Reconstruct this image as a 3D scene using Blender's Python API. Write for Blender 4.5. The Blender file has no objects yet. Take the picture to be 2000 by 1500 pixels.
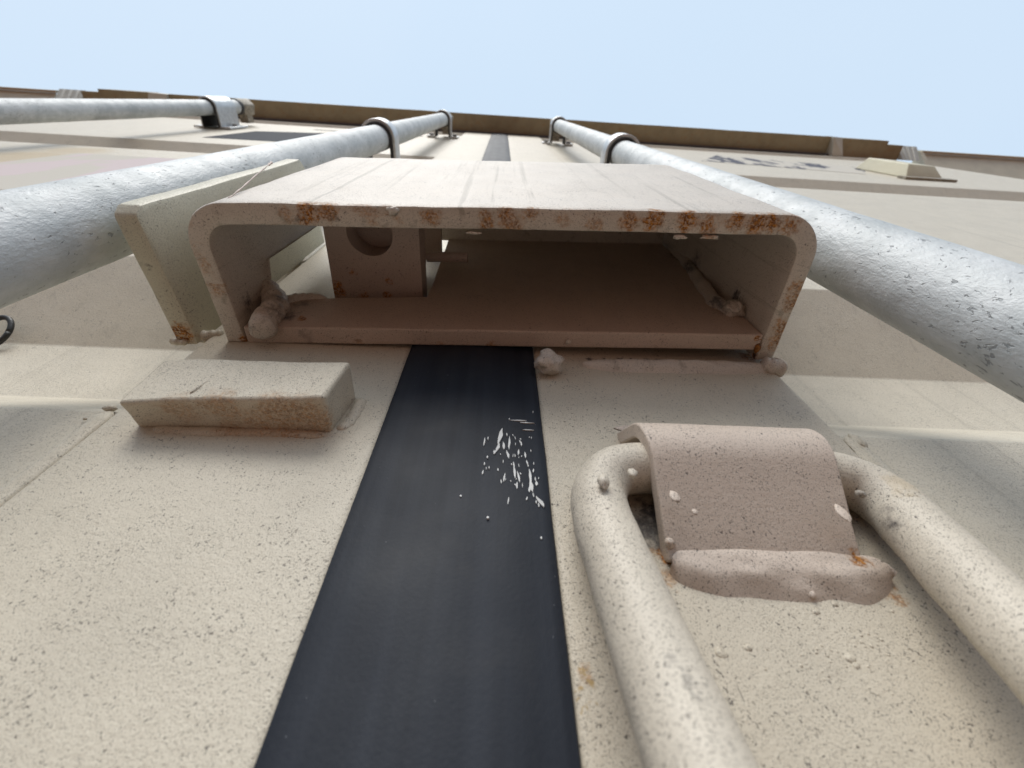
import bpy, bmesh, math, random
from mathutils import Vector, Matrix, noise
random.seed(7)
C = bpy.context.scene
COL = C.collection
H = 0.87                       # camera height over the ground (m); the rest of the script works in millimetres from the lens

# ------------------------------------------------------------------ camera, sky, sun, exposure
FPX, PITCH, ROLL, YAW = 861.878, 1.0014835, -0.02890967, -0.0798691
def basis():
    F = Vector((0, math.cos(PITCH), math.sin(PITCH))); U = Vector((0, -math.sin(PITCH), math.cos(PITCH))); X = Vector((1, 0, 0))
    c, s = math.cos(ROLL), math.sin(ROLL)
    X, U = c*X + s*U, c*U - s*X
    R = Matrix.Rotation(YAW, 3, 'Z')
    return R @ X, R @ U, R @ F
BX, BU, BF = basis()
cam = bpy.data.cameras.new('camera'); co = bpy.data.objects.new('camera', cam); COL.objects.link(co)
m = Matrix((BX, BU, -BF)).transposed().to_4x4(); m.translation = Vector((0, 0, H)); co.matrix_world = m
cam.sensor_width = 36; cam.lens = 36*FPX/2000; cam.clip_start = 0.005; cam.clip_end = 3000
cam.dof.use_dof = True; cam.dof.focus_distance = 0.185; cam.dof.aperture_fstop = 16.0
C.camera = co
def _ray(px, py): return FPX*BF + (px-1000)*BX + (750-py)*BU
def at(px, py, y):  r = _ray(px, py); return r*(y/r.y)      # a point of the photograph on the plane y (mm)
def atz(px, py, z): r = _ray(px, py); return r*(z/r.z)

SUN_EL, SUN_AZ = math.radians(49), math.radians(-14)          # azimuth from straight in front of the doors
w = bpy.data.worlds.new('World'); C.world = w; w.use_nodes = True
nt = w.node_tree; nt.nodes.clear()
out = nt.nodes.new('ShaderNodeOutputWorld'); bg = nt.nodes.new('ShaderNodeBackground')
sky = nt.nodes.new('ShaderNodeTexSky'); sky.sky_type = 'NISHITA'; sky.sun_disc = False
sky.sun_elevation = SUN_EL; sky.sun_rotation = math.pi + SUN_AZ*-1; sky.dust_density = 4; sky.air_density = 1.0
mix = nt.nodes.new('ShaderNodeMix'); mix.data_type = 'RGBA'; mix.inputs['Factor'].default_value = 0.90
tc = nt.nodes.new('ShaderNodeTexCoord'); nz = nt.nodes.new('ShaderNodeTexNoise'); nz.inputs['Scale'].default_value = 1.6; nz.inputs['Detail'].default_value = 3
rp = nt.nodes.new('ShaderNodeValToRGB')
rp.color_ramp.elements[0].position = .3; rp.color_ramp.elements[0].color = (4.95, 6.15, 7.45, 1)
rp.color_ramp.elements[1].position = .7; rp.color_ramp.elements[1].color = (5.2, 6.3, 7.5, 1)
L = nt.links.new
L(tc.outputs['Generated'], nz.inputs['Vector']); L(nz.outputs['Fac'], rp.inputs['Fac'])
L(sky.outputs['Color'], mix.inputs['A']); L(rp.outputs['Color'], mix.inputs['B'])
L(mix.outputs['Result'], bg.inputs['Color']); bg.inputs['Strength'].default_value = 0.073
L(bg.outputs['Background'], out.inputs['Surface'])

sl = bpy.data.lights.new('sun', 'SUN'); sl.energy = 1.5; sl.angle = math.radians(38); sl.color = (1.0, 0.968, 0.91)
so = bpy.data.objects.new('sun', sl); COL.objects.link(so)
sd = Vector((math.sin(SUN_AZ)*math.cos(SUN_EL), -math.cos(SUN_AZ)*math.cos(SUN_EL), math.sin(SUN_EL)))
so.rotation_euler = sd.to_track_quat('Z', 'Y').to_euler(); so.location = (0, -3, 6)
C.view_settings.view_transform = 'Standard'; C.view_settings.look = 'None'; C.view_settings.gamma = 1
C.view_settings.exposure = 0.90
C.cycles.max_bounces = 8; C.cycles.diffuse_bounces = 5

# ------------------------------------------------------------------ materials
class NT:
    def __init__(s, name):
        s.m = bpy.data.materials.new(name); s.m.use_nodes = True; s.t = s.m.node_tree
        s.b = s.t.nodes['Principled BSDF']; s.pos = s.n('NewGeometry').outputs['Position']
    def n(s, typ, **k):
        nd = s.t.nodes.new('ShaderNode'+typ)
        for a, v in k.items(): setattr(nd, a, v)
        return nd
    def put(s, sock, v):
        if isinstance(v, bpy.types.NodeSocket): s.t.links.new(v, sock)
        else: sock.default_value = v
    def math(s, op, a, b=0.0, c=None, clamp=False):
        nd = s.n('Math', operation=op, use_clamp=clamp); s.put(nd.inputs[0], a); s.put(nd.inputs[1], b)
        if c is not None: s.put(nd.inputs[2], c)
        return nd.outputs[0]
    def vec(s, op, a, b):
        nd = s.n('VectorMath', operation=op); s.put(nd.inputs[0], a); s.put(nd.inputs[1], b)
        return nd.outputs['Value' if op in ('DISTANCE', 'DOT_PRODUCT') else 'Vector']
    def noise(s, scale, detail=2, rough=.5, dist=0, vec=None, col=False):
        nd = s.n('TexNoise'); s.put(nd.inputs['Vector'], vec or s.pos); nd.inputs['Scale'].default_value = scale
        nd.inputs['Detail'].default_value = detail; nd.inputs['Roughness'].default_value = rough; nd.inputs['Distortion'].default_value = dist
        return nd.outputs['Color' if col else 'Fac']
    def step(s, v, lo, hi, a=0.0, b=1.0):
        nd = s.n('MapRange', clamp=True); nd.interpolation_type = 'SMOOTHSTEP'
        s.put(nd.inputs['Value'], v); s.put(nd.inputs['From Min'], lo); s.put(nd.inputs['From Max'], hi)
        s.put(nd.inputs['To Min'], a); s.put(nd.inputs['To Max'], b); return nd.outputs['Result']
    def mix(s, f, a, b):
        nd = s.n('Mix', data_type='RGBA'); s.put(nd.inputs['Factor'], f)
        for i, v in (('A', a), ('B', b)): s.put(nd.inputs[i], (*v, 1) if isinstance(v, tuple) else v)
        return nd.outputs['Result']
    def scaled(s, v): 
        nd = s.n('Mapping'); s.put(nd.inputs['Vector'], s.pos); nd.inputs['Scale'].default_value = v; return nd.outputs['Vector']
    def spots(s, lst, warp=.0045):
        if not lst: return None
        wob = s.vec('SCALE', s.vec('SUBTRACT', s.noise(260, 3, .6, col=True), (.5, .5, .5)), (0, 0, 0))
        wob.node.inputs['Scale'].default_value = warp*2
        p = s.vec('ADD', s.pos, wob); acc = None
        for (v, r, a) in lst:
            d = s.vec('DISTANCE', p, (v[0]/1000, v[1]/1000, v[2]/1000 + H))
            k = s.step(d, r*.35/1000, r/1000, a, 0.0)
            acc = k if acc is None else s.math('MAXIMUM', acc, k)
        return acc
    def bump(s, h, dist, strength=1.0, normal=None):
        nd = s.n('Bump'); nd.inputs['Distance'].default_value = dist; nd.inputs['Strength'].default_value = strength
        s.put(nd.inputs['Height'], h)
        if normal: s.put(nd.inputs['Normal'], normal)
        return nd.outputs['Normal']

def paint(name, base=(.61, .553, .445), rust=(), soot_shade=(), stain=(), speck=1.0, rust_all=0.0, rim=None, peel=1.0, rough=.48, streak=0.0, dirt=.22):
    s = NT(name)
    col = s.mix(s.step(s.noise(28, 4, .6), .35, .7, 0, dirt), base, tuple(c*.66 for c in base))
    if streak:
        st = s.noise(1, 3, .62, .3, vec=s.scaled((170, 170, 4)))
        col = s.mix(s.step(st, .56, .72, 0, streak), col, (.25, .22, .17))
    # dark flecks: dirt and the shade of the pits, both put into the colour
    dens = s.noise(70, 3, .6)
    n1 = s.noise(1450, 2, .55, .7); n2 = s.noise(3000, 1, .5)
    th = s.step(dens, .30, .70, .685, .605)
    f1 = s.step(s.math('SUBTRACT', n1, th), 0, .05); f2 = s.step(n2, .605, .67)
    fl = s.math('MULTIPLY', s.math('MAXIMUM', f1, s.math('MULTIPLY', f2, .7)), 0.74*speck, clamp=True)
    mp = s.n('Mapping'); s.put(mp.inputs['Vector'], s.pos); mp.inputs['Rotation'].default_value = (.2, .62, .1); mp.inputs['Scale'].default_value = (1500, 1500, 130)
    scr = s.math('MULTIPLY', s.step(s.noise(1, 1, .5, .6, vec=mp.outputs['Vector']), .725, .77), s.step(s.noise(30, 2), .5, .65, 0, .5*speck))
    big = s.step(s.noise(380, 2, .6, 1.6), .74, .77, 0, .8*speck)
    fl = s.math('MAXIMUM', s.math('MAXIMUM', fl, scr), big)
    col = s.mix(fl, col, (.075, .065, .058))
    ro = s.math('ADD', rough, s.math('MULTIPLY', s.noise(90, 3), .16)); ro = s.math('SUBTRACT', ro, .06)
    rk = s.spots(rust)
    if rust_all: 
        ra = s.step(s.noise(60, 4, .65, .4), .5, .72, 0, rust_all); rk = ra if rk is None else s.math('MAXIMUM', rk, ra)
    if rim:
        zz = s.n('SeparateXYZ'); s.put(zz.inputs[0], s.pos)
        near = s.step(s.math('ABSOLUTE', s.math('SUBTRACT', zz.outputs['Z'], rim/1000+H)), .0012, .003, 1, 0)
        rm = s.math('MULTIPLY', near, s.step(s.noise(1, 4, .68, .3, vec=s.scaled((38, 70, 40))), .55, .70, 0, .7))
        rk = rm if rk is None else s.math('MAXIMUM', rm, rk)
    if rk is not None:
        g = s.noise(800, 4, .72, .5)
        k = s.math('MULTIPLY', rk, s.step(g, .34, .60), clamp=True)
        rc = s.mix(s.step(s.noise(900, 3, .6), .36, .60), (.47, .19, .028), (.15, .052, .014))
        halo = s.math('MULTIPLY', rk, .34, clamp=True)
        col = s.mix(halo, col, (.50, .27, .085)); col = s.mix(k, col, rc)
        ro = s.math('ADD', ro, s.math('MULTIPLY', k, .35), clamp=True)
    sk = s.spots(soot_shade, .006)  # weld burn marks, plus shade painted at gaps and clip edges
    if sk is not None:
        col = s.mix(s.math('MULTIPLY', sk, s.step(s.noise(300, 4, .7), .25, .6), clamp=True), col, (.030, .026, .034))
    tk = s.spots(stain, .01)
    if tk is not None: col = s.mix(tk, col, (.42, .29, .12))
    s.put(s.b.inputs['Base Color'], col); s.put(s.b.inputs['Roughness'], ro)
    s.b.inputs['Specular IOR Level'].default_value = .47
    h = s.math('ADD', s.math('MULTIPLY', s.noise(820, 3, .6), 1.0), s.math('MULTIPLY', s.noise(2100, 2, .5), .4))
    h = s.math('SUBTRACT', h, s.math('MULTIPLY', fl, .55))
    h = s.math('MULTIPLY', h, s.step(s.noise(22, 3, .6), .3, .7, .55, 1.0))
    nrm = s.bump(h, .00029*peel, .85)
    nrm = s.bump(s.noise(60, 2), .0007*peel, .6, nrm)
    s.put(s.b.inputs['Normal'], nrm)
    return s.m

def galvanised(name):
    s = NT(name)
    st = s.scaled((1, 1, .55))
    pits = s.step(s.math('SUBTRACT', s.noise(520, 3, .6, .5, vec=st), s.step(s.noise(26, 3), .35, .7, .665, .575)), 0, .06)
    col = s.mix(s.step(s.noise(24, 4, .6), .3, .72), (.60, .625, .63), (.43, .46, .465))
    col = s.mix(s.step(s.noise(140, 3, .6, vec=st), .45, .7, 0, .45), col, (.70, .715, .72))
    col = s.mix(s.math('MULTIPLY', pits, .62), col, (.13, .14, .15))
    s.put(s.b.inputs['Base Color'], col); s.b.inputs['Metallic'].default_value = .12
    s.put(s.b.inputs['Roughness'], s.math('ADD', .46, s.math('MULTIPLY', s.noise(70, 3), .25)))
    h = s.math('ADD', s.noise(640, 4, .62, vec=st), s.math('MULTIPLY', s.noise(1500, 2, vec=st), .3))
    h = s.math('SUBTRACT', h, s.math('MULTIPLY', pits, .5))
    nrm = s.bump(h, .00048, .8); nrm = s.bump(s.noise(60, 2), .0022, .4, nrm)
    s.put(s.b.inputs['Normal'], nrm)
    return s.m

def rubber():
    s = NT('black_rubber')
    st = s.noise(1, 4, .6, vec=s.scaled((300, 300, 6)))
    col = s.mix(s.step(st, .35, .75), (.0075, .0105, .018), (.0105, .014, .0225))
    col = s.mix(s.step(s.noise(1, 3, .6, vec=s.scaled((110, 110, 3))), .42, .68, 0, .75), col, (.019, .0235, .034))  # broad vertical sheen bands painted into the rubber's colour
    col = s.mix(s.step(s.noise(30, 4, .65), .5, .75, 0, .4), col, (.040, .040, .042))
    col = s.mix(s.step(s.noise(900, 1), .80, .82, 0, .35), col, (.30, .31, .33))
    s.put(s.b.inputs['Base Color'], col)
    s.put(s.b.inputs['Roughness'], s.math('ADD', .50, s.math('MULTIPLY', s.noise(40, 3), .22)))
    s.b.inputs['Specular IOR Level'].default_value = .33
    nrm = s.bump(s.math('ADD', s.math('MULTIPLY', st, .3), s.math('MULTIPLY', s.noise(900, 2), .5)), .00018, .6)
    s.put(s.b.inputs['Normal'], nrm); return s.m

def plain(name, col, rough=.5, metal=0.0, var=.25, scale=60):
    s = NT(name)
    s.put(s.b.inputs['Base Color'], s.mix(s.step(s.noise(scale, 4, .6), .3, .7), col, tuple(c*(1-var) for c in col)))
    s.b.inputs['Roughness'].default_value = rough; s.b.inputs['Metallic'].default_value = metal
    s.put(s.b.inputs['Normal'], s.bump(s.noise(scale*6, 3), .0006, .5)); return s.m

def dirt_ground():
    s = NT('red_dirt')
    c = s.mix(s.step(s.noise(.7, 6, .65), .3, .7), (.160, .080, .052), (.120, .058, .036))
    c = s.mix(s.step(s.noise(14, 4, .7), .55, .75, 0, .6), c, (.19, .105, .07))
    s.put(s.b.inputs['Base Color'], c); s.b.inputs['Roughness'].default_value = .95
    s.put(s.b.inputs['Normal'], s.bump(s.noise(9, 6, .7), .02, .7)); return s.m

def decal(name, ink, thresh, scale):
    # flat print and patches on the door, worn away in streaks
    s = NT(name)
    n = s.noise(1, 3, .6, .4, vec=s.scaled(scale))
    c = s.mix(s.step(n, thresh, thresh+.05), (.56, .53, .47), ink)
    s.put(s.b.inputs['Base Color'], c); s.b.inputs['Roughness'].default_value = .75; s.b.inputs['Specular IOR Level'].default_value = .12; return s.m

# ------------------------------------------------------------------ object helpers (mm in, metres out)
def thing(name, label, cat, at_mm, group=None):
    o = bpy.data.objects.new(name, None); COL.objects.link(o); o.empty_display_size = .02
    o.location = (at_mm[0]/1000, at_mm[1]/1000, at_mm[2]/1000 + H)
    o['label'] = label; o['category'] = cat; o['kind'] = 'thing'
    if group: o['group'] = group
    return o
def base_of(p):
    v = Vector((0, 0, 0))
    while p is not None: v += Vector(p.location); p = p.parent
    return v
def part(name, vf, mat, parent, sharp=35, wob=0.0, label=None, bevel=0.0):
    V, Fc = vf; me = bpy.data.meshes.new(name)
    off = base_of(parent) if parent else Vector((0, 0, 0))
    P = []
    for v in V:
        v = Vector(v)
        if wob:
            q = v*.035; q2 = v*.16
            v = v + Vector((noise.noise(q), noise.noise(q+Vector((9, 3, 1))), noise.noise(q+Vector((2, 7, 5)))))*wob \
                  + Vector((noise.noise(q2), noise.noise(q2+Vector((9, 3, 1))), noise.noise(q2+Vector((2, 7, 5)))))*wob*.35
        P.append(Vector((v.x/1000, v.y/1000, v.z/1000 + H)) - off)
    me.from_pydata(P, [], Fc); me.materials.append(mat)
    bm = bmesh.new(); bm.from_mesh(me); bmesh.ops.recalc_face_normals(bm, faces=bm.faces); bm.to_mesh(me); bm.free()
    me.polygons.foreach_set('use_smooth', [True]*len(me.polygons))
    if sharp < 180: me.set_sharp_from_angle(angle=math.radians(sharp))
    o = bpy.data.objects.new(name, me); COL.objects.link(o)
    if parent: o.parent = parent
    if label: o['label'] = label
    if bevel:
        b = o.modifiers.new('edge', 'BEVEL'); b.width = bevel/1000; b.segments = 3; b.limit_method = 'ANGLE'; b.angle_limit = math.radians(35); b.harden_normals = False
        me.set_sharp_from_angle(angle=math.radians(60))
    return o
def join(*vfs):
    V, Fc = [], []
    for v, f in vfs:
        n = len(V); V += list(v); Fc += [[i+n for i in q] for q in f]
    return V, Fc
def box(x0, x1, y0, y1, z0, z1):
    V = [(x, y, z) for z in (z0, z1) for y in (y0, y1) for x in (x0, x1)]
    return V, [(0, 2, 3, 1), (4, 5, 7, 6), (0, 1, 5, 4), (2, 6, 7, 3), (0, 4, 6, 2), (1, 3, 7, 5)]
def hexa(c):            # eight corners: bottom four round, then top four
    return [tuple(v) for v in c], [(0, 3, 2, 1), (4, 5, 6, 7), (0, 1, 5, 4), (1, 2, 6, 5), (2, 3, 7, 6), (3, 0, 4, 7)]
def rounded(pts, n=7):  # polyline of (a, b, radius) -> points with arcs at the corners
    out = []
    for i, (a, b, r) in enumerate(pts):
        if r == 0 or i in (0, len(pts)-1): out.append((a, b)); continue
        p = Vector((a, b)); u = (Vector(pts[i-1][:2])-p).normalized(); v = (Vector(pts[i+1][:2])-p).normalized()
        ang = u.angle(v); d = r/math.tan(ang/2); c = p + (u+v).normalized()*(r/math.sin(ang/2))
        s0 = p+u*d-c; s1 = p+v*d-c; a0 = math.atan2(s0.y, s0.x); da = math.atan2(s1.y, s1.x)-a0
        da = (da+math.pi) % (2*math.pi)-math.pi
        out += [(c.x+r*math.cos(a0+da*k/n), c.y+r*math.sin(a0+da*k/n)) for k in range(n+1)]
    return out
def dense(pts, step):
    out = []
    for p, q in zip(pts, pts[1:]):
        n = max(1, int(math.dist(p, q)/step))
        out += [(p[0]+(q[0]-p[0])*k/n, p[1]+(q[1]-p[1])*k/n) for k in range(n)]
    return out+[pts[-1]]
def inset(poly, c):
    n = len(poly); A = sum(poly[i][0]*poly[(i+1) % n][1]-poly[(i+1) % n][0]*poly[i][1] for i in range(n)); sg = 1 if A > 0 else -1
    out = []
    for i in range(n):
        p, q, r = Vector(poly[i-1]), Vector(poly[i]), Vector(poly[(i+1) % n])
        e1 = (q-p).normalized(); e2 = (r-q).normalized(); nn = Vector((-(e1.y+e2.y), e1.x+e2.x))
        nn = nn.normalized() if nn.length > 1e-6 else Vector((-e1.y, e1.x))
        k = max(.4, nn.dot(Vector((-e1.y, e1.x)))); out.append(tuple(q+nn*sg*c/k))
    return out
def extrude(poly, axis, l0, l1, n=1, ch=0.0):       # closed outline swept along an axis, its end edges eased by ch
    rings = []
    if ch:
        for f in (0.0, .3, 1.0): rings.append((l0+ch*(f if f else 0), inset(poly, ch*(1-math.sqrt(max(0, 1-(1-f)**2)))) if f < 1 else poly))
    else: rings.append((l0, poly))
    for k in range(1, n): rings.append((l0+(l1-l0)*k/n, poly))
    if ch:
        for f in (1.0, .3, 0.0): rings.append((l1-ch*f, inset(poly, ch*(1-math.sqrt(max(0, 1-(1-f)**2)))) if f < 1 else poly))
    else: rings.append((l1, poly))
    V = []
    for l, pl in rings:
        for a, b in pl: V.append({'z': (a, b, l), 'x': (l, a, b), 'y': (a, l, b)}[axis])
    m = len(poly); Fc = [[i*m+j, i*m+(j+1) % m, (i+1)*m+(j+1) % m, (i+1)*m+j] for i in range(len(rings)-1) for j in range(m)]
    Fc += [list(range(m))[::-1], [(len(rings)-1)*m+j for j in range(m)]]
    return V, Fc
def sheet(path, th):    # a bent strip's outline from its outer line
    return path + inset_line(path, th)[::-1]
def inset_line(path, th):
    out = []
    for i, p in enumerate(path):
        a = Vector(path[max(0, i-1)]); b = Vector(path[min(len(path)-1, i+1)]); t = (b-a).normalized()
        out.append((p[0]-t.y*th, p[1]+t.x*th))
    return out
def spline(P, n):
    P = [Vector(p) for p in P]; P = [2*P[0]-P[1]]+P+[2*P[-1]-P[-2]]; out = []
    for i in range(1, len(P)-2):
        for k in range(n):
            t = k/n; a, b, c, d = P[i-1:i+3]
            out.append(.5*((2*b)+(-a+c)*t+(2*a-5*b+4*c-d)*t*t+(-a+3*b-3*c+d)*t**3))
    return out+[P[-2]]
def tube(path, rad, seg=24, lump=0.0, freq=.08, flat=None, cap=True):
    path = [Vector(p) for p in path]; V = []; n = len(path)
    t0 = (path[1]-path[0]).normalized(); nrm = t0.orthogonal().normalized()
    for i, p in enumerate(path):
        t = (path[min(i+1, n-1)]-path[max(i-1, 0)]).normalized()
        nrm = (nrm-t*nrm.dot(t)).normalized(); bn = t.cross(nrm)
        r = rad(i/(n-1)) if callable(rad) else rad
        for k in range(seg):
            a = 2*math.pi*k/seg; d = nrm*math.cos(a)+bn*math.sin(a)
            if flat is not None: d = Vector((d.x*flat[0], d.y*flat[1], d.z*flat[2]))
            rr = r
            q = p+d*r
            if lump: rr += lump*(noise.noise(q*freq)+.45*noise.noise(q*freq*2.7))
            V.append(p+d*rr)
    Fc = [[i*seg+j, i*seg+(j+1) % seg, (i+1)*seg+(j+1) % seg, (i+1)*seg+j] for i in range(n-1) for j in range(seg)]
    if cap: Fc += [list(range(seg))[::-1], [(n-1)*seg+j for j in range(seg)]]
    return V, Fc
def bead(path, r, n=14, lump=.9, flat=None, ripple=.35, pitch=3.2, seg=20, ends=.12):
    P = spline(path, n); tot = sum((a-b).length for a, b in zip(P, P[1:]))
    def rad(t):
        e = min(1, min(t, 1-t)/ends); return r*math.sqrt(max(.02, 1-(1-e)**2)) + ripple*math.sin(t*tot/pitch*2*math.pi)*e
    return tube(P, rad, seg, lump, .11, flat)
def fillet(p0, p1, w0, w1, bulge, lump, nu=60, nv=16, seed=0, y0=97.0, y1=99.3):
    # a low weld run between two points (x, z): w0 above and w1 below the line, y0 at its upper edge, y1 at its lower
    V = []
    for i in range(nu+1):
        u = i/nu; e = max(0, 1-abs(2*u-1)**4)**.5; x = p0[0]+(p1[0]-p0[0])*u; zc = p0[1]+(p1[1]-p0[1])*u
        a = w0*(1+.22*noise.noise((x*.13, seed, 1)))*e; bb = w1*(1+.22*noise.noise((x*.10, seed, 5)))*e
        for j in range(nv+1):
            v = j/nv; z = zc+a-(a+bb)*v
            h = bulge*(math.sin(math.pi*v)**(1.25 if v > .5 else .85))*e*(1+.22*noise.noise((x*.07, z*.2, seed+9)))
            h += lump*e*math.sin(math.pi*v)*noise.noise((x*.11+z*.10, z*.22, seed+3))
            V.append((x, y0+(y1-y0)*v-h, z))
    Fc = [[i*(nv+1)+j, (i+1)*(nv+1)+j, (i+1)*(nv+1)+j+1, i*(nv+1)+j+1] for i in range(nu) for j in range(nv)]
    return V, Fc
def drips(parent, mat, *vfs):
    for vf in vfs: part('paint_drip', vf, mat, parent, 180)
def blob(c, rx, ry, rz, seg=14, lump=.25):
    V, Fc = [], []; n = seg//2
    for i in range(n+1):
        th = math.pi*i/n
        for k in range(seg):
            a = 2*math.pi*k/seg; d = Vector((math.sin(th)*math.cos(a), math.sin(th)*math.sin(a), math.cos(th)))
            f = 1+lump*noise.noise(d*1.7+Vector(c)*.37)
            V.append((c[0]+d.x*rx*f, c[1]+d.y*ry*f, c[2]+d.z*rz*f))
    for i in range(n):
        for k in range(seg): Fc.append([i*seg+k, i*seg+(k+1) % seg, (i+1)*seg+(k+1) % seg, (i+1)*seg+k])
    return V, Fc

# ------------------------------------------------------------------ the materials in use
CREAM = (.60, .56, .47)
m_paint = paint('cream_paint')
m_member_r = paint('cream_paint_member', base=(.605, .54, .43), speck=1.15, stain=[(at(1146, 1302, 99), 1.7, .85), (at(1138, 1332, 99), 2.2, .9), (at(1140, 1352, 99), 1.6, .7), (at(1154, 1388, 99), 1.6, .6), (at(1122, 1312, 99), 1.0, .5)],
      rust=[(at(1143, 1320, 99), 3.0, .45), (at(1296, 1085, 99), 4.0, 1.2),
      (at(1300, 1130, 99), 4, .5), (at(1700, 1110, 99), 3.5, 1), (at(1722, 1135, 99), 3.5, .9), (at(1745, 1165, 99), 3.0, .7), (at(1465, 697, 99), 6, .9)] + [((x, 99, 179.5), 3.6, 1.0) for x in (92, 100, 108, 116)],
      soot_shade=[((x, 99, 179.5), 3.4, 1.0) for x in (44, 51, 58, 65, 72, 79, 86, 93, 112, 118)] + [(at(1270, 1040, 99), 9, .8), (at(1282, 1000, 99), 8, .9), (at(1245, 870, 99), 5, .5)])  # chain paints the plate gap's shade; others soot and contact shade by the clip
m_panel = paint('cream_panel_paint', speck=.8, dirt=.2, streak=.22, stain=[(at(60, 302, 100), 75, .55), (at(150, 292, 100), 60, .5), (at(15, 308, 100), 60, .5)])
m_cover = paint('cream_cover_paint', base=(.625, .565, .49), rim=181.5, streak=.5, rust=[(atz(x, y, 181), r, a) for x, y, r, a in (
      (600, 415, 6.5, 1.1), (640, 412, 6, .9), (720, 415, 4, .5), (560, 420, 4, .5), (840, 425, 5, .8), (950, 432, 5, .85), (985, 418, 4, .9), (1000, 440, 6, .75), (1040, 415, 4, .7), (1100, 430, 4, .5), (1160, 440, 4, .5),
      (1230, 432, 5.5, .95), (1275, 430, 6, 1.1), (1345, 432, 6, 1.1), (1380, 440, 5.5, 1), (1440, 432, 5.5, 1.1), (1482, 440, 6, 1.2), (1505, 436, 5.5, 1.1), (1545, 440, 5.5, .9),
      (1560, 560, 5, .7), (1550, 590, 6, .85), (1530, 640, 6, .85), (1518, 668, 6, .8), (480, 668, 4.2, 1.4), (395, 520, 4, .5), (1390, 452, 4, .7))] + [(at(1462, 698, 96), 5.5, 1.4), (at(1385, 694, 96), 4.5, 1.0), (at(1310, 697, 96), 4.0, .9)],
      soot_shade=[(at(550, 592, 82), 8, .9), (at(545, 565, 80), 7, .8), (at(497, 590, 84), 6, .8), (at(500, 545, 82), 5, .8), (at(485, 640, 88), 4, .7), (atz(580, 425, 181), 3, .5), (atz(655, 425, 181), 3, .5),
            (at(1400, 585, 80), 7, .8), (at(1340, 510, 78), 12, .8), (at(1440, 578, 78), 5, .9), (at(1450, 560, 76), 5, .7), (atz(478, 672, 181), 2.2, 1), (at(1470, 698, 96), 3.2, 1.2), (at(1340, 694, 96), 4, .9), (at(1270, 692, 96), 4, .9)])  # last entries paint the shade in the gap under the back plate
m_plate = paint('pink_bounce_plate_paint', base=(.545, .435, .36), rust=[(atz(1484, 660, 181), 3.0, 1.4), (atz(700, 670, 181), 4, .35), (atz(960, 680, 181), 4, .7), (atz(860, 682, 181), 4, .5), (at(588, 625, 91), 3, .9)],
      soot_shade=[(at(560, 615, 90), 6, .8), (at(590, 595, 91), 6, .6), (at(1400, 600, 87), 5, .5), (at(1330, 510, 87), 14, .6),  (atz(700, 668, 181), 3, .5), (atz(600, 660, 181), 5, .35)])  # base pinked and darkened to carry the bounced light inside the box
m_guard = paint('cream_guard_paint', base=(.58, .55, .43), rust=[(atz(355, 648, 182), 6.5, 1.3)], soot_shade=[(atz(285, 520, 182), 2.2, .7), (atz(312, 578, 182), 2.2, .7)])
m_block = paint('cream_block_paint', rust=[(atz(x, y, 117), r, a) for x, y, r, a in (
      (430, 800, 9, .45), (350, 805, 8, .35), (540, 810, 10, .52), (590, 815, 10, .55), (500, 830, 9, .45), (620, 830, 9, .52), (450, 835, 8, .35), (560, 835, 9, .5), (330, 800, 5, .4))])
m_clip = paint('pink_bounce_clip_paint', base=(.61, .51, .425), speck=1.1, peel=.7, rust=[(at(1300, 1075, 94), 3.0, 1.2), (at(1688, 1090, 94), 3.2, 1.1)])  # pink of the bounced light is mixed into this base colour
m_ring = paint('cream_ring_paint', base=(.61, .55, .455), speck=1.2, stain=[(at(1760, 960, 86), 7, .3)], soot_shade=[(at(1238, 928, 83.5), 2.6, .9), (at(1665, 935, 84), 4.5, 1), (at(1690, 1000, 86), 8, 1), (at(1275, 930, 83.5), 3, .6), (at(1325, 1295, 72), 2.2, .5), (at(1365, 1345, 72), 2.0, .6)])  # dark spots beside the clip carry its contact shade and soot
m_lug = paint('pink_bounce_lug_paint', base=(.53, .42, .36), rust=[(atz(660, 565, 232), 6, 1.1), (atz(760, 580, 232), 4, .9), (atz(710, 580, 232), 4, .8), (atz(690, 530, 232), 2.5, .9), (atz(760, 550, 232), 2.5, .9)])  # base colour holds the pink bounce and dimness of the box interior
m_header = paint('header_paint', base=(.34, .29, .19), rust_all=.35, speck=.3, dirt=.5)
m_frame = paint('frame_paint', base=(.66, .62, .48), speck=.3, dirt=.3)
m_slant = paint('slanted_panel_paint', base=(.40, .375, .32), speck=.6, dirt=.5)
m_galv = galvanised('galvanised_steel')
m_strap = plain('bright_zinc', (.66, .68, .69), .36, .45, .25, 120)
m_rub = rubber()
m_liner = plain('dark_liner', (.035, .034, .036), .6)
m_bolt = plain('dull_bolt', (.34, .34, .33), .5, .5)
m_cam = plain('grimy_cast_steel', (.42, .37, .29), .6, .1, .6, 160)
m_white = plain('scraped_white', (.78, .78, .76), .6)
m_black = plain('black_ring', (.02, .02, .02), .5)
m_ground = dirt_ground()
m_ink = decal('worn_black_print', (.03, .034, .045), .30, (14, 14, 2.2))
m_ink2 = decal('worn_lettering', (.10, .105, .13), .52, (26, 26, 9))
m_pale = decal('pale_pink_patch', (.60, .52, .52), .42, (10, 10, 4))

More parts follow.
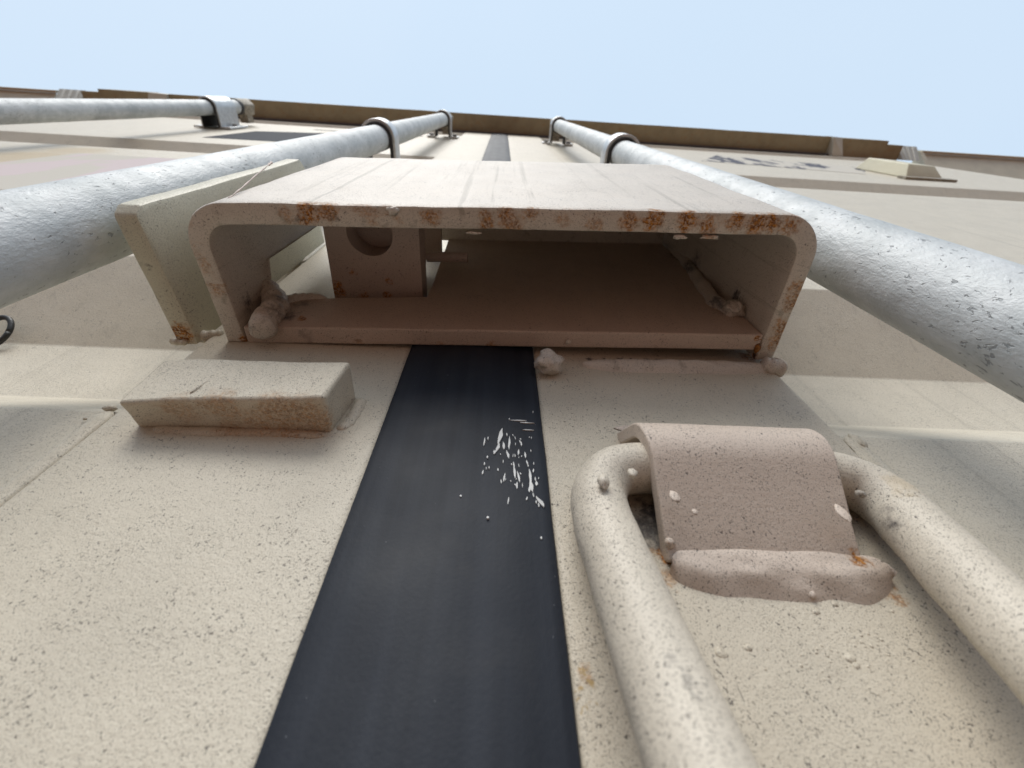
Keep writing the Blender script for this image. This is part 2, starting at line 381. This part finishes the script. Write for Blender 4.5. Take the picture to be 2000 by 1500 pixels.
# ------------------------------------------------------------------ the ground
S = 900
gv = []
bm = bmesh.new(); bmesh.ops.create_grid(bm, x_segments=60, y_segments=60, size=S)
for v in bm.verts:
    d = v.co.length; v.co.z = .25*noise.noise(v.co*.02)*min(1, d/40)
me = bpy.data.meshes.new('ground'); bm.to_mesh(me); bm.free(); me.materials.append(m_ground)
g = bpy.data.objects.new('ground', me); COL.objects.link(g); g['kind'] = 'structure'; g['label'] = 'reddish dirt ground below the container doors'

# ------------------------------------------------------------------ the two doors
ZB, ZT = -700, 1812
REC = [(131, 302), (850, 1003), (1648, 1768)]
def panel_profile():
    p = [(101.5, ZB)]
    for a, b in REC:
        k = (b-a)/171
        p += [(101.5, a), (139.5, a+58*k), (139.5, b-60*k), (101.5, b)]
    p.append((101.5, ZT)); pts = [(p[0][0], p[0][1], 0)]+[(y, z, 4.5) for y, z in p[1:-1]]+[(p[-1][0], p[-1][1], 0)]
    return dense(rounded(pts, 5), 40)
prof = panel_profile()
def panel(x0, x1, nx):
    poly = prof; V = []; xs = [x0+(x1-x0)*k/nx for k in range(nx+1)]
    back = [(y+2.5, z) for y, z in prof][::-1]
    return extrude(poly+back, 'x', x0, x1, nx)
def member(x0, x1):
    r = 3.5
    path = rounded([(x0, 150, 0), (x0, 99, r), (x1, 99, r), (x1, 150, 0)], 6)
    return extrude(dense(path, 14), 'z', ZB, ZT, 120)

ld = thing('container_door', 'cream corrugated steel door left of the black rubber seal, short steel block welded on', 'container door', (-740, 100, ZB))
part('panel', panel(-1445, -132, 12), m_panel, ld)
part('edge_member', member(-133, -37), m_paint, ld)
part('weld_seam', join(bead([(-135.5, 100.6, z) for z in range(-200, 131, 30)], 3.1, 8, .35, (1, .42, 1), .12, 6, 10, .01),
                       bead([(-135.5, 100.6, z) for z in range(303, 850, 60)], 3.1, 8, .35, (1, .42, 1), .12, 6, 10, .01),
                       blob((at(147, 862, 100.3)), 1.3, .8, 1.5), blob((at(108, 890, 100.3)), 1.3, .8, 1.7), blob((at(214, 797, 100)), 2.4, 1.2, 1.3), blob((at(166, 818, 100.3)), .7, .5, .5)), m_paint, ld, 60)
def flat_mark(name, corners, mat, parent, y=101.0):
    c = [(v.x, y, v.z) for v in corners]; b = [(v[0], y+.35, v[2]) for v in c]
    return part(name, hexa(c+b), mat, parent)
flat_mark('panel_mark', [at(395, 268, 101), at(620, 281, 101), at(700, 262, 101), at(500, 256, 101)], m_ink, ld, 101.0)
flat_mark('panel_mark', [Vector((-640, 0, 480)), Vector((-300, 0, 480)), Vector((-300, 0, 760)), Vector((-640, 0, 760))], m_pale, ld, 101.0)  # pale pink patch, streaked, low on the left panel
flat_mark('panel_mark', [Vector((-560, 0, 1515)), Vector((-240, 0, 1515)), Vector((-240, 0, 1530)), Vector((-560, 0, 1530))], m_ink, ld, 101.0)

rd = thing('container_door', 'cream corrugated door right of the seal, carrying the black rubber strip and bent clip', 'container door', (740, 100, ZB))
part('panel', panel(132, 1445, 12), m_panel, rd)
part('edge_member', member(17, 133), m_member_r, rd)
part('weld_seam', join(bead([(136.0, 100.6, z) for z in range(-200, 131, 30)], 3.6, 8, .5, (1, .42, 1), .12, 6, 10, .01),
                       bead([(136.0, 100.6, z) for z in range(303, 850, 60)], 3.1, 8, .35, (1, .42, 1), .12, 6, 10, .01),
                       blob((137.5, 100, 126), 2.6, 1.6, 4.5)), m_paint, rd, 60)
flat_mark('panel_mark', [at(1370, 314, 101), at(1690, 340, 101), at(1690, 328, 101), at(1400, 303, 101)], m_ink2, rd, 101.0)
# the rubber: three flat ribs with shallow steps between them and thin lips at both sides
gp = [(-38.6, 98.9), (-38.4, 98.2), (-36.0, 97.3), (-25.0, 96.70), (-22.0, 96.88), (-19.5, 96.50), (-10, 96.35), (-2.0, 96.45), (.5, 96.66), (3.0, 96.60), (15.5, 97.2), (18.0, 98.2), (18.4, 98.9)]
gk = part('rubber_gasket', extrude(gp, 'z', ZB, 1795, 200), m_rub, rd, 25, .25, 'long black rubber strip sealing the gap between the doors')
sv = []
def sliver(px, py, ln, wd, lean):
    c = at(px, py, 96.0); a = math.radians(lean); pts = []
    for t, wv in ((-1, .05), (-.5, .8), (0, 1), (.45, .7), (1, .05)):
        x = c.x+math.sin(a)*t*ln/2; z = c.z+math.cos(a)*t*ln/2; j = random.uniform(-.12, .12)*wd
        yy = 96.3 if x < 1 else 96.55+(x-1)*.042
        pts.append(((x-wv*wd/2+j, yy-.30, z), (x+wv*wd/2+j, yy-.30, z), (x+wv*wd/2+j, yy+.3, z), (x-wv*wd/2+j, yy+.3, z)))
    V = [v for q in pts for v in q]; Fc = [[i*4+k, i*4+(k+1) % 4, i*4+4+(k+1) % 4, i*4+4+k] for i in range(4) for k in range(4)]+[[0, 3, 2, 1], [16, 17, 18, 19]]
    return V, Fc
marks = [(978, 848, 8, 1.4, 8), (973, 872, 4, 1.1, 15), (984, 868, 4, .8, -5), (946, 862, 4.5, .5, 4), (995, 862, 7, .7, 3), (992, 885, 4, .8, -12), (1018, 862, 2.5, .5, -10), (1013, 880, 3, .6, 5),
         (1005, 918, 6, .7, -4), (1013, 928, 5, .6, -8), (1036, 925, 6, .8, -3), (1038, 945, 5, 1.2, -8), (1035, 950, 3, .8, 10), (1055, 975, 4.5, 1.3, -28), (1026, 885, 3, .6, -4), (1030, 900, 2.5, .5, -8),
         (1015, 818, .5, 6, 0), (1028, 822, .5, 5, 0), (1030, 836, .4, 4, 0), (946, 905, 1.5, .4, 0), (952, 892, 1.2, .5, 0), (943, 922, 2, .4, 5), (985, 930, 4, .5, 8), (1048, 940, 2, .8, 0), (900, 968, .7, .6, 0), (953, 1010, .8, .7, 0), (1058, 1046, .9, .5, 0),
         (1010, 945, 3, .5, 4), (993, 975, 3, .35, 5), (1004, 905, 3, .5, -6), (968, 880, 3, .8, 22), (975, 858, 4, .8, 12)]
for q in marks: sv.append(sliver(*q))
for _ in range(46): sv.append(sliver(random.gauss(1008, 30), random.gauss(900, 42), random.uniform(.6, 2.0), random.uniform(.2, .45), random.gauss(-3, 9)))
o = part('paint_scuff', join(*[s for s in sv if max(v[0] for v in s[0]) < 17.5]), m_white, gk); o['kind'] = 'stuff'
# blisters and lifted flakes of paint on the member under the clip
bl = []
for _ in range(70):
    px, py = random.gauss(1640, 62), random.gauss(1262, 55)
    c = at(px, py, 99)
    if 20 < c.x < 131: bl.append(blob((c.x, 99.1, c.z), random.uniform(.25, .6), random.uniform(.15, .3), random.uniform(.2, .5), 8, .5))
for px, py, r in ((1594, 1195, 1.1), (1630, 1180, .9), (1660, 1285, 1.4), (1672, 1300, 1.0), (1408, 1275, 1.6), (1460, 1265, 1.1), (1585, 1162, 1.2)):
    c = at(px, py, 99); bl.append(blob((c.x, 99.15, c.z), r, .5, r*.8, 10, .4))
o = part('paint_blister', join(*bl), m_member_r, rd, 180); o['kind'] = 'stuff'

# ------------------------------------------------------------------ the lock box
lb = thing('lock_box', 'open bottomed cream steel lock box with rusty rim bridging the black rubber seal', 'lock box', (4, 98, 182))
Z0, Z1 = 181.5, 344
outer = rounded([(-121.5, 99, 0), (-125.2, 38.9, 17.5), (132.2, 30.6, 17.5), (132.8, 97.2, 0)], 10)
inner = rounded([(-113.2, 99, 0), (-116.8, 47.2, 10), (124.0, 39.2, 10), (124.6, 97.2, 0)], 10)
cover = dense(outer, 6)+dense(inner, 6)[::-1]
cv, cf = extrude(cover, 'z', Z0, Z1, 26, 1.1)
cv = [(x, min(y, 72) if (x < -112 and z > 214) else y, z) for x, y, z in cv]     # the left wall is cut back behind the notch
part('cover', (cv, cf), m_cover, lb, 40, .45)
# back plate with its notch over the lug, seen from in front: x runs right, z up
pp = [(-112.8, 182), (124.2, 182), (124.2, 346), (-37.5, 346), (-36.5, 221.5), (-112.8, 215.5)]
def plate(poly, f):
    n = len(poly); V = [(x, f(x), z) for x, z in poly]+[(x, f(x)+8.2, z) for x, z in poly]
    return V, [list(range(n)), [n+i for i in range(n)][::-1]]+[[i, (i+1) % n, n+(i+1) % n, n+i] for i in range(n)]
def dens2(poly, s): return dense(poly+[poly[0]], s)[:-1]
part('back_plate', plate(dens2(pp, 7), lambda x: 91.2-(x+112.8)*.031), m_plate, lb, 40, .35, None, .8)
part('end_plate', hexa([(-62, 42, 337), (124, 38, 337), (124, 88, 337), (-62, 90, 337), (-62, 42, 343), (124, 38, 343), (124, 88, 343), (-62, 90, 343)]), m_cover, lb)
part('weld_bead', fillet((40, 172.5), (133, 176.5), 3.8, 5.6, 2.7, .9, 90, 20, 4, 97.2, 99.6), m_cover, lb, 180)
part('weld_bead', join(bead([(125, 97, 178), (131, 97.5, 176), (134.5, 98.5, 178)], 4.2, 12, 1.1, None, .4, 3, 16, .2), blob((135.2, 98.5, 182), 2.0, 1.8, 3.2, 12, .7)), m_cover, lb, 180)
part('weld_bead', blob(at(1071, 708, 93.5), 5.6, 4.8, 5.0, 26, .55), m_cover, lb, 180)
wl = [at(513, 655, 91)+Vector((0, -2, 2)), at(520, 625, 89), at(540, 592, 88), at(520, 562, 86), at(508, 540, 83)]
part('weld_bead', join(bead(wl[:4], 5.5, 14, 1.4, None, .5, 5, 20, .1), bead([at(545, 590, 88), at(520, 560, 86), at(507, 537, 84)], 4.0, 12, 1.2, None, .4, 4, 16, .3),
                       bead([at(545, 590, 90), at(590, 583, 91), at(640, 584, 91)], 2.6, 12, .8, None, .3, 4, 12, .3)), m_cover, lb, 180)
part('weld_bead', join(bead([at(1440, 610, 83), at(1395, 590, 84), at(1345, 520, 84), at(1300, 470, 84)], 4.2, 14, 1.3, None, .5, 4, 18, .1), blob(at(1432, 603, 81), 5, 4, 4.5, 18, .7)), m_cover, lb, 180)
part('rust_patch', join(blob((123.2, 91.0, 181.6), 1.4, 2.6, 1.2, 10, .6), blob((122.6, 86.5, 186), 1.6, 1.8, 4.0, 10, .6)), plain('flaking_rust', (.36, .15, .03), .85, 0, .7, 500), lb, 180)
wp = spline([at(445, 389, 39.0), at(470, 369, 37.5), at(497, 345, 36), at(522, 324, 35), at(530, 318, 34.5)], 6)
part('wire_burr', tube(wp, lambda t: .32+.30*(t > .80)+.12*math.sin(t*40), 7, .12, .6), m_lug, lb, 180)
drips(lb, m_cover, blob(atz(767, 411, 181.2), 2.4, 1.7, 1.3, 12, .7), blob(atz(1330, 463, 181.5), 3.0, .9, .6, 10, .8), blob(atz(1385, 463, 181.5), 4.0, .9, .7, 10, .8), blob(atz(1110, 668, 181.5), 1.4, 1.2, .8, 10, .7), blob(atz(925, 455, 181.5), 3, .6, .5, 10, .6))

# ------------------------------------------------------------------ the lug inside the box
lg = thing('padlock_lug', 'thick steel lug with a round padlock hole inside the lock box', 'lug', (-64, 99, 232))
def lug():
    x0, x1, y0, y1, z0, z1 = -88.5, -40.5, 52, 99, 231, 247
    cx, cy, r = -65.5, 60.0, 11.6; n = 32; V = []
    for z in (z0, z1):
        for k in range(n):
            a = 2*math.pi*k/n; V.append((cx+r*math.cos(a), cy+r*math.sin(a), z))
        for k in range(n):
            a = 2*math.pi*k/n; c, s = math.cos(a), math.sin(a)
            t = min((x1-cx)/c if c > 1e-6 else 1e9, (x0-cx)/c if c < -1e-6 else 1e9, (y1-cy)/s if s > 1e-6 else 1e9, (y0-cy)/s if s < -1e-6 else 1e9)
            V.append((cx+c*t, cy+s*t, z))
    # snap the nearest rim points to the true corners
    for zi in (0, 1):
        for X in (x0, x1):
            for Y in (y0, y1):
                i = min(range(n), key=lambda k: (V[zi*2*n+n+k][0]-X)**2+(V[zi*2*n+n+k][1]-Y)**2); V[zi*2*n+n+i] = (X, Y, V[zi*2*n+n+i][2])
    Fc = []
    for k in range(n):
        j = (k+1) % n
        Fc += [[k, j, n+j, n+k], [2*n+k, 3*n+k, 3*n+j, 2*n+j], [n+k, n+j, 3*n+j, 3*n+k], [k, 2*n+k, 2*n+j, j]]
    return V, Fc
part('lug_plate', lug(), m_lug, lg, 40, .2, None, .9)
part('added_light_stop', box(-61, -36.8, 60, 90, 288, 294), m_plate, lb)  # added tab hiding the bright opening right of the lug
part('added_hole_backing', box(-87, -42, 50, 83, 248, 258), m_lug, lg)  # added behind the lug so no light shows through its hole
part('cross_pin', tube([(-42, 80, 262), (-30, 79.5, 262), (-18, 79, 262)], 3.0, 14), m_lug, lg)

# ------------------------------------------------------------------ the guard plate on the left of the box
gd = thing('guard_plate', 'upright cream steel guard plate standing just left of the lock box', 'guard plate', (-143, 100, 181))
gp2 = rounded([(101, 181.5, 0), (101, 352, 0), (48, 352, 0), (42, 347, 5), (42, 186, 3), (45, 181.5, 3), (101, 181.5, 0)], 5)[:-1]
def slab(poly, x0, x1): return extrude(dens2(poly, 6), 'x', x0, x1, 1, 1.3)
gv_, gf_ = slab(gp2, -150.0, -140.6)
part('plate', ([(x+(y-42)*.10, y, z) for x, y, z in gv_], gf_), m_guard, gd, 40, .4)
part('weld_bead', join(bead([(-140, 99.8, 184), (-133, 100, 188), (-127, 99.6, 190)], 2.8, 14, 1.0, None, .3, 4, 16, .15), bead([(-147, 99.8, 182), (-143, 99.9, 180.8), (-139, 99.9, 181)], 1.6, 10, .4, None, .1, 3, 14, .2)), m_paint, gd, 180)

# ------------------------------------------------------------------ the steel block
bk = thing('steel_block', 'short chunky cream steel block with rust freckled underside, low on the left door', 'steel block', (-86, 99, 117))
def solid_grid(c, n=(22, 6, 10)):
    c = [Vector(v) for v in c]
    def P(u, v, t):
        lo = c[0].lerp(c[1], u).lerp(c[3].lerp(c[2], u), v); hi = c[4].lerp(c[5], u).lerp(c[7].lerp(c[6], u), v); return lo.lerp(hi, t)
    V, Fc, idx = [], [], {}
    def vid(i, j, k):
        if (i, j, k) not in idx: idx[(i, j, k)] = len(V); V.append(P(i/n[0], j/n[1], k/n[2]))
        return idx[(i, j, k)]
    for i in range(n[0]):
        for j in range(n[1]):
            for k in (0, n[2]): Fc.append([vid(i, j, k), vid(i+1, j, k), vid(i+1, j+1, k), vid(i, j+1, k)])
        for k in range(n[2]):
            for j in (0, n[1]): Fc.append([vid(i, j, k), vid(i+1, j, k), vid(i+1, j, k+1), vid(i, j, k+1)])
    for j in range(n[1]):
        for k in range(n[2]):
            for i in (0, n[0]): Fc.append([vid(i, j, k), vid(i, j+1, k), vid(i, j+1, k+1), vid(i, j, k+1)])
    return V, Fc
part('body', solid_grid([(-118.4, 86.4, 116), (-54.0, 83.0, 118), (-54.6, 100, 120), (-118.8, 100, 119.5), (-120.5, 85.8, 143), (-51.8, 82.4, 140.5), (-52.3, 100, 142), (-120.5, 100, 144)]), m_block, bk, 40, .55, None, 1.5)
part('weld_bead', join(bead([(-53, 99.6, 121), (-50.5, 99.7, 128), (-50, 99.7, 136), (-50.8, 99.8, 142)], 2.6, 12, .6, (1, .7, 1), .2, 4, 14, .2), bead([(-114, 99.4, 119), (-95, 99.2, 118), (-75, 99.3, 118.6), (-56, 99.0, 118)], 2.2, 14, .6, (1, .7, 1), .2, 4, 14, .1)), m_block, bk, 180)
part('weld_bead', bead([(-119, 99.6, 132), (-124, 99.8, 131), (-131, 100, 130.5)], 1.5, 10, .7, None, .2, 3, 12, .3), m_block, bk, 180)
part('paint_drip', bead([at(372, 768, 85.0), at(395, 752, 85.0), at(418, 737, 85.0)], .7, 8, .4, None, .1, 3, 8, .4), m_block, bk, 180)

# ------------------------------------------------------------------ the ring handle and the clip that holds it
rg = thing('pull_ring', 'thick cream painted bent bar ring hanging through the clip right of the rubber strip', 'pull ring', (75, 90, 97))
rpath = spline([(62, 68, -31), (46, 68.3, -30), (36, 69.5, -25), (32.5, 71, -14), (32.0, 75, 8), (31.2, 80.2, 31), (30.4, 86.0, 56), (29.8, 90.0, 76), (31.2, 91.6, 88), (36.5, 91.6, 96), (46, 91.4, 98.6), (60, 91, 98.8), (75, 91, 98.8), (90, 91, 98.8),
                (101, 91.2, 98.2), (110.5, 91.4, 94.5), (114.2, 90.5, 86), (112.0, 88, 74), (106.5, 83.5, 54), (99.5, 77.5, 32), (93, 72, 8), (90, 69.5, -14), (86, 68.5, -25), (76, 68.3, -30), (60, 68, -31)], 8)
part('bar', tube(rpath, 7.7, 32, .30, .09), m_ring, rg, 180)
drips(rg, m_ring, blob(at(1178, 940, 81.5), 1.5, 1.3, 2.3, 14, .3), blob(at(1236, 925, 83), 1.3, .9, 1.5, 12, .5), blob(at(1680, 965, 83), 1.4, 1, 1.0, 12, .6))

cl = thing('retaining_clip', 'bent cream steel clip hooked over the ring bar and welded along its foot', 'clip', (73, 99, 70))
oc = rounded([(96.8, 70, 0), (75.6, 104, 15), (100.5, 126.5, 0)], 16)      # outer line of the bend in (y, z)
oc = dense(oc, 2.0)
def clip():
    out = oc; inn = inset_line(oc, -4.8); n = len(out); V, Fc = [], []
    # make sure the second line lies on the door side
    if inn[0][0] < out[0][0]: inn = inset_line(oc, 4.8)
    cols = 16
    for i in range(n):
        t = i/(n-1)
        xl = 46.8-1.6*min(1, t*2); xr = 98.6+2.4*min(1, t*2)
        if t > .78: xl = 45.2+(t-.78)*2
        for k in range(cols+1):
            x = xl+(xr-xl)*k/cols
            for q in (out, inn): V.append((x, q[i][0], q[i][1]))
    w2 = 2*(cols+1)
    for i in range(n-1):
        for k in range(cols):
            a = i*w2+2*k
            Fc += [[a, a+2, a+w2+2, a+w2], [a+1, a+w2+1, a+w2+3, a+3]]
        a = i*w2; b = a+2*cols
        Fc += [[a, a+w2, a+w2+1, a+1], [b, b+1, b+w2+1, b+w2]]
    for i in (0, n-1):
        for k in range(cols): a = i*w2+2*k; Fc.append([a, a+1, a+3, a+2])
    return V, Fc
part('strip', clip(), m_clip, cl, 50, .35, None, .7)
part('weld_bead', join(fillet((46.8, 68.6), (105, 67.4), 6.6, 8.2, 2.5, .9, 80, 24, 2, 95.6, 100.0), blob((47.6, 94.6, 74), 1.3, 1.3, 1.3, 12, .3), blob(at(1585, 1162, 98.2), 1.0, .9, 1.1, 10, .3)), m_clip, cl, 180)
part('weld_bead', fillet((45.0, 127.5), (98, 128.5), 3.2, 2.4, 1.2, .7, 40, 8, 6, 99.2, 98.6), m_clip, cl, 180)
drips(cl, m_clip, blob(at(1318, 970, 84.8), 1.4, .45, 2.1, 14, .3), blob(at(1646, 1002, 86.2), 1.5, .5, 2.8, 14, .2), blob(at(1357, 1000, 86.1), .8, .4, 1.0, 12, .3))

# ------------------------------------------------------------------ the galvanised lock rods
def strap_ring(cx, cy, z0, z1, r0, r1):        # a strap round the outer half of the pipe, running back to the door
    path = [(cx-r1, 97)]+[(cx-r1*math.cos(a), cy-r1*math.sin(a)) for a in [math.pi*k/18 for k in range(19)]]+[(cx+r1, 97)]
    inn = [(cx-r0, 97)]+[(cx-r0*math.cos(a), cy-r0*math.sin(a)) for a in [math.pi*k/18 for k in range(19)]]+[(cx+r0, 97)]
    return extrude(path+inn[::-1], 'z', z0, z1, 1, .9)
def lock_rod(x, y, label, brackets, cam_z):
    t = thing('lock_rod', label, 'lock rod', (x, y, ZB), 'galvanised lock rods on the doors')
    P = [(x, y, ZB+(cam_z-ZB)*k/120) for k in range(121)]
    part('pipe', tube(P, 17, 40, .18, .03), m_galv, t, 60)
    for z0, z1 in brackets:
        b = part('bracket', join(strap_ring(x, y, z0, z1, 20.6, 24.6), extrude(rounded([(x-46, 99.5, 0), (x-46, 95, 1), (x-21, 95, 0), (x-21, 99.5, 0)], 3), 'z', z0, z1), extrude(rounded([(x+21, 99.5, 0), (x+21, 95, 0), (x+46, 95, 1), (x+46, 99.5, 0)], 3), 'z', z0, z1)), m_strap, t, 40)
        part('liner', strap_ring(x, y, z0-3.5, z1+3.5, 17.3, 20.4), m_liner, b, 40)
        for s in (-1, 1):
            bv = extrude([(x+s*34+6.5*math.cos(a), (z0+z1)/2+6.5*math.sin(a)) for a in [math.pi*k/3 for k in range(6)]], 'y', 89.5, 95)
            part('bolt', bv, m_bolt, b, 30)
    c = part('cam', extrude(rounded([(x-15, y+18, 0), (x-19, y-14, 8), (x+4, y-21, 8), (x+21, y-6, 7), (x+16, y+20, 4), (x-15, y+18, 0)], 4)[:-1], 'z', cam_z+2, cam_z+62, 1, 2.0), m_cam, t, 40)
    part('hook', hexa([(x-10, y+16, cam_z+22), (x+12, y+16, cam_z+22), (x+12, 94, cam_z+22), (x-10, 94, cam_z+22), (x-10, y+16, cam_z+55), (x+12, y+16, cam_z+55), (x+12, 94, cam_z+55), (x-10, 94, cam_z+55)]), m_cam, c)
    part('collar', tube([(x, y, cam_z-9), (x, y, cam_z+3)], 19.5, 30), m_liner, t, 40)
    return t
lock_rod(-176, 53.5, 'galvanised lock rod running up close beside the left of the lock box', [(712, 742), (1490, 1522)], 1545)
lock_rod(165, 51.5, 'galvanised lock rod running up close beside the right of the lock box', [(672, 702), (1490, 1522)], 1545)
lock_rod(-750, 54, 'galvanised lock rod far out on the left door, nearly level across the picture', [(1330, 1425)], 1480)

# ------------------------------------------------------------------ the header over the doors and what stands beside it
HZ = 1830
hd = thing('door_header', 'rust brown header beam closing the top of both doors under the sky', 'header beam', (8, 70, HZ))
part('beam', extrude(rounded([(41.5, HZ, 0), (41.5, HZ+12, 1), (70, HZ+20, 1), (70, HZ+150, 0), (160, HZ+150, 0), (160, HZ, 0)], 2), 'x', -1150, 1203, 30), m_header, hd, 30, .8)
part('drip_rail', box(-1150, 1203, 95, 101, HZ-22, HZ-1), plain('dark_seal', (.10, .10, .11), .6), hd)
for sx, a, b in ((1, 1206, 1246), (-1, -1218, -1152)):
    part('gusset', hexa([(a, 40.5, HZ+(-8 if sx > 0 else 2)), (b, 42.5, HZ+(2 if sx > 0 else -8)), (b, 100, HZ-40), (a, 100, HZ-40), (a, 40.5, HZ+40), (b, 42.5, HZ+40), (b, 104, HZ+40), (a, 104, HZ+40)]), paint('pale_gusset_paint', base=(.56, .53, .45), speck=.2), hd)
part('corner_plate', extrude(rounded([(43, HZ+1, 0), (43, HZ+60, 1), (112, HZ+60, 0), (112, HZ+1, 0)], 2), 'x', 1248, 1424), m_header, hd, 30, .6)
part('corner_plate', extrude(rounded([(40, HZ+1, 0), (40, HZ+60, 1), (112, HZ+60, 0), (112, HZ+1, 0)], 2), 'x', -1385, -1220), m_header, hd, 30, .6)
part('recess_beam', box(1426, 1486, 55, 108, HZ+3, HZ+50), m_header, hd)
part('recess_beam', box(-1445, -1387, 49, 108, HZ+3, HZ+50), m_header, hd)
for sx, pts in ((1, ((1484, 100), (1548, 100), (1578, 57), (1498, 57))), (-1, ((-1528, 90), (-1444, 90), (-1466, 48), (-1553, 48)))):
    V = []
    sp = part('slanted_panel', hexa([(pts[0][0], pts[0][1], HZ-30), (pts[1][0], pts[1][1], HZ-30), (pts[2][0], pts[2][1], HZ+50), (pts[3][0], pts[3][1], HZ+50)]+[(p[0], p[1]+4, HZ+60) for p in pts]), m_slant, hd)
    for k in range(3):
        f0, f1 = .18+.27*k, .18+.27*k+.10
        lo = [Vector((*pts[0], HZ-33)).lerp(Vector((*pts[1], HZ-33)), f) for f in (f0, f1)]; hi = [Vector((*pts[3], HZ+47)).lerp(Vector((*pts[2], HZ+47)), f) for f in (f0, f1)]
        part('rib', hexa([lo[0], lo[1], hi[1], hi[0]]+[v+Vector((0, 0, 4)) for v in (lo[0], lo[1], hi[1], hi[0])]), m_slant, sp)
sb = thing('side_beam', 'tan steel beam with a thin lip at the far right, past the rusty header', 'steel beam', (1800, 110, HZ))
part('web', extrude([(78, HZ+40), (160, HZ-80), (166, HZ-76), (84, HZ+44)], 'x', 1602, 2400), m_frame, sb); part('lip', box(1596, 2400, 68, 77.5, HZ+34, HZ+60), m_frame, sb); part('end_cap', extrude([(72, HZ+34), (158, HZ-86), (160, HZ+46), (72, HZ+46)], 'x', 1585, 1601.5), m_frame, sb)
part('shadow_gap_strip', box(1602, 2400, 161, 174, HZ-98, HZ-82), plain('blue_black_strip', (.06, .06, .08), .5), sb)  # dark strip in place of the shadowed gap behind the beam
sb2 = thing('side_beam', 'tan steel beam with a thin lip at the far left above the outermost rod', 'steel beam', (-1900, 90, HZ))
part('web', extrude([(62, HZ+40), (160, HZ-80), (166, HZ-76), (68, HZ+44)], 'x', -2500, -1562), m_frame, sb2); part('lip', box(-2500, -1556, 53, 61.5, HZ+34, HZ+60), m_frame, sb2)

# ------------------------------------------------------------------ the bevelled cover high on the right door
vc = thing('wedge_sided_cover', 'small pale wedge sided box fixed high on the right door under the header', 'cover box', (1020, 100, 1146))
part('housing', hexa([(973, 101, 1146), (1068, 101, 1146), (1052, 74, 1172), (984, 72, 1172), (973, 101, 1330), (1068, 101, 1330), (1052, 74, 1312), (984, 72, 1312)]), paint('yellowed_cover_paint', base=(.64, .60, .44), speck=.15), vc, 30, .5, None, 2.0)
part('foot_plate', box(948, 1075, 96, 101, 1118, 1144), m_cam, vc)

rc0 = at(-9, 648, 131.5)
rr = thing('rubber_ring', 'black loop just showing at the left edge in the door recess', 'ring', tuple(rc0))
part('loop', tube([(rc0.x+7.5*math.cos(a), rc0.y-5.4*math.sin(a), rc0.z+8.6*math.sin(a)) for a in [2*math.pi*k/40 for k in range(41)]], 1.5, 10), m_black, rr, 180)
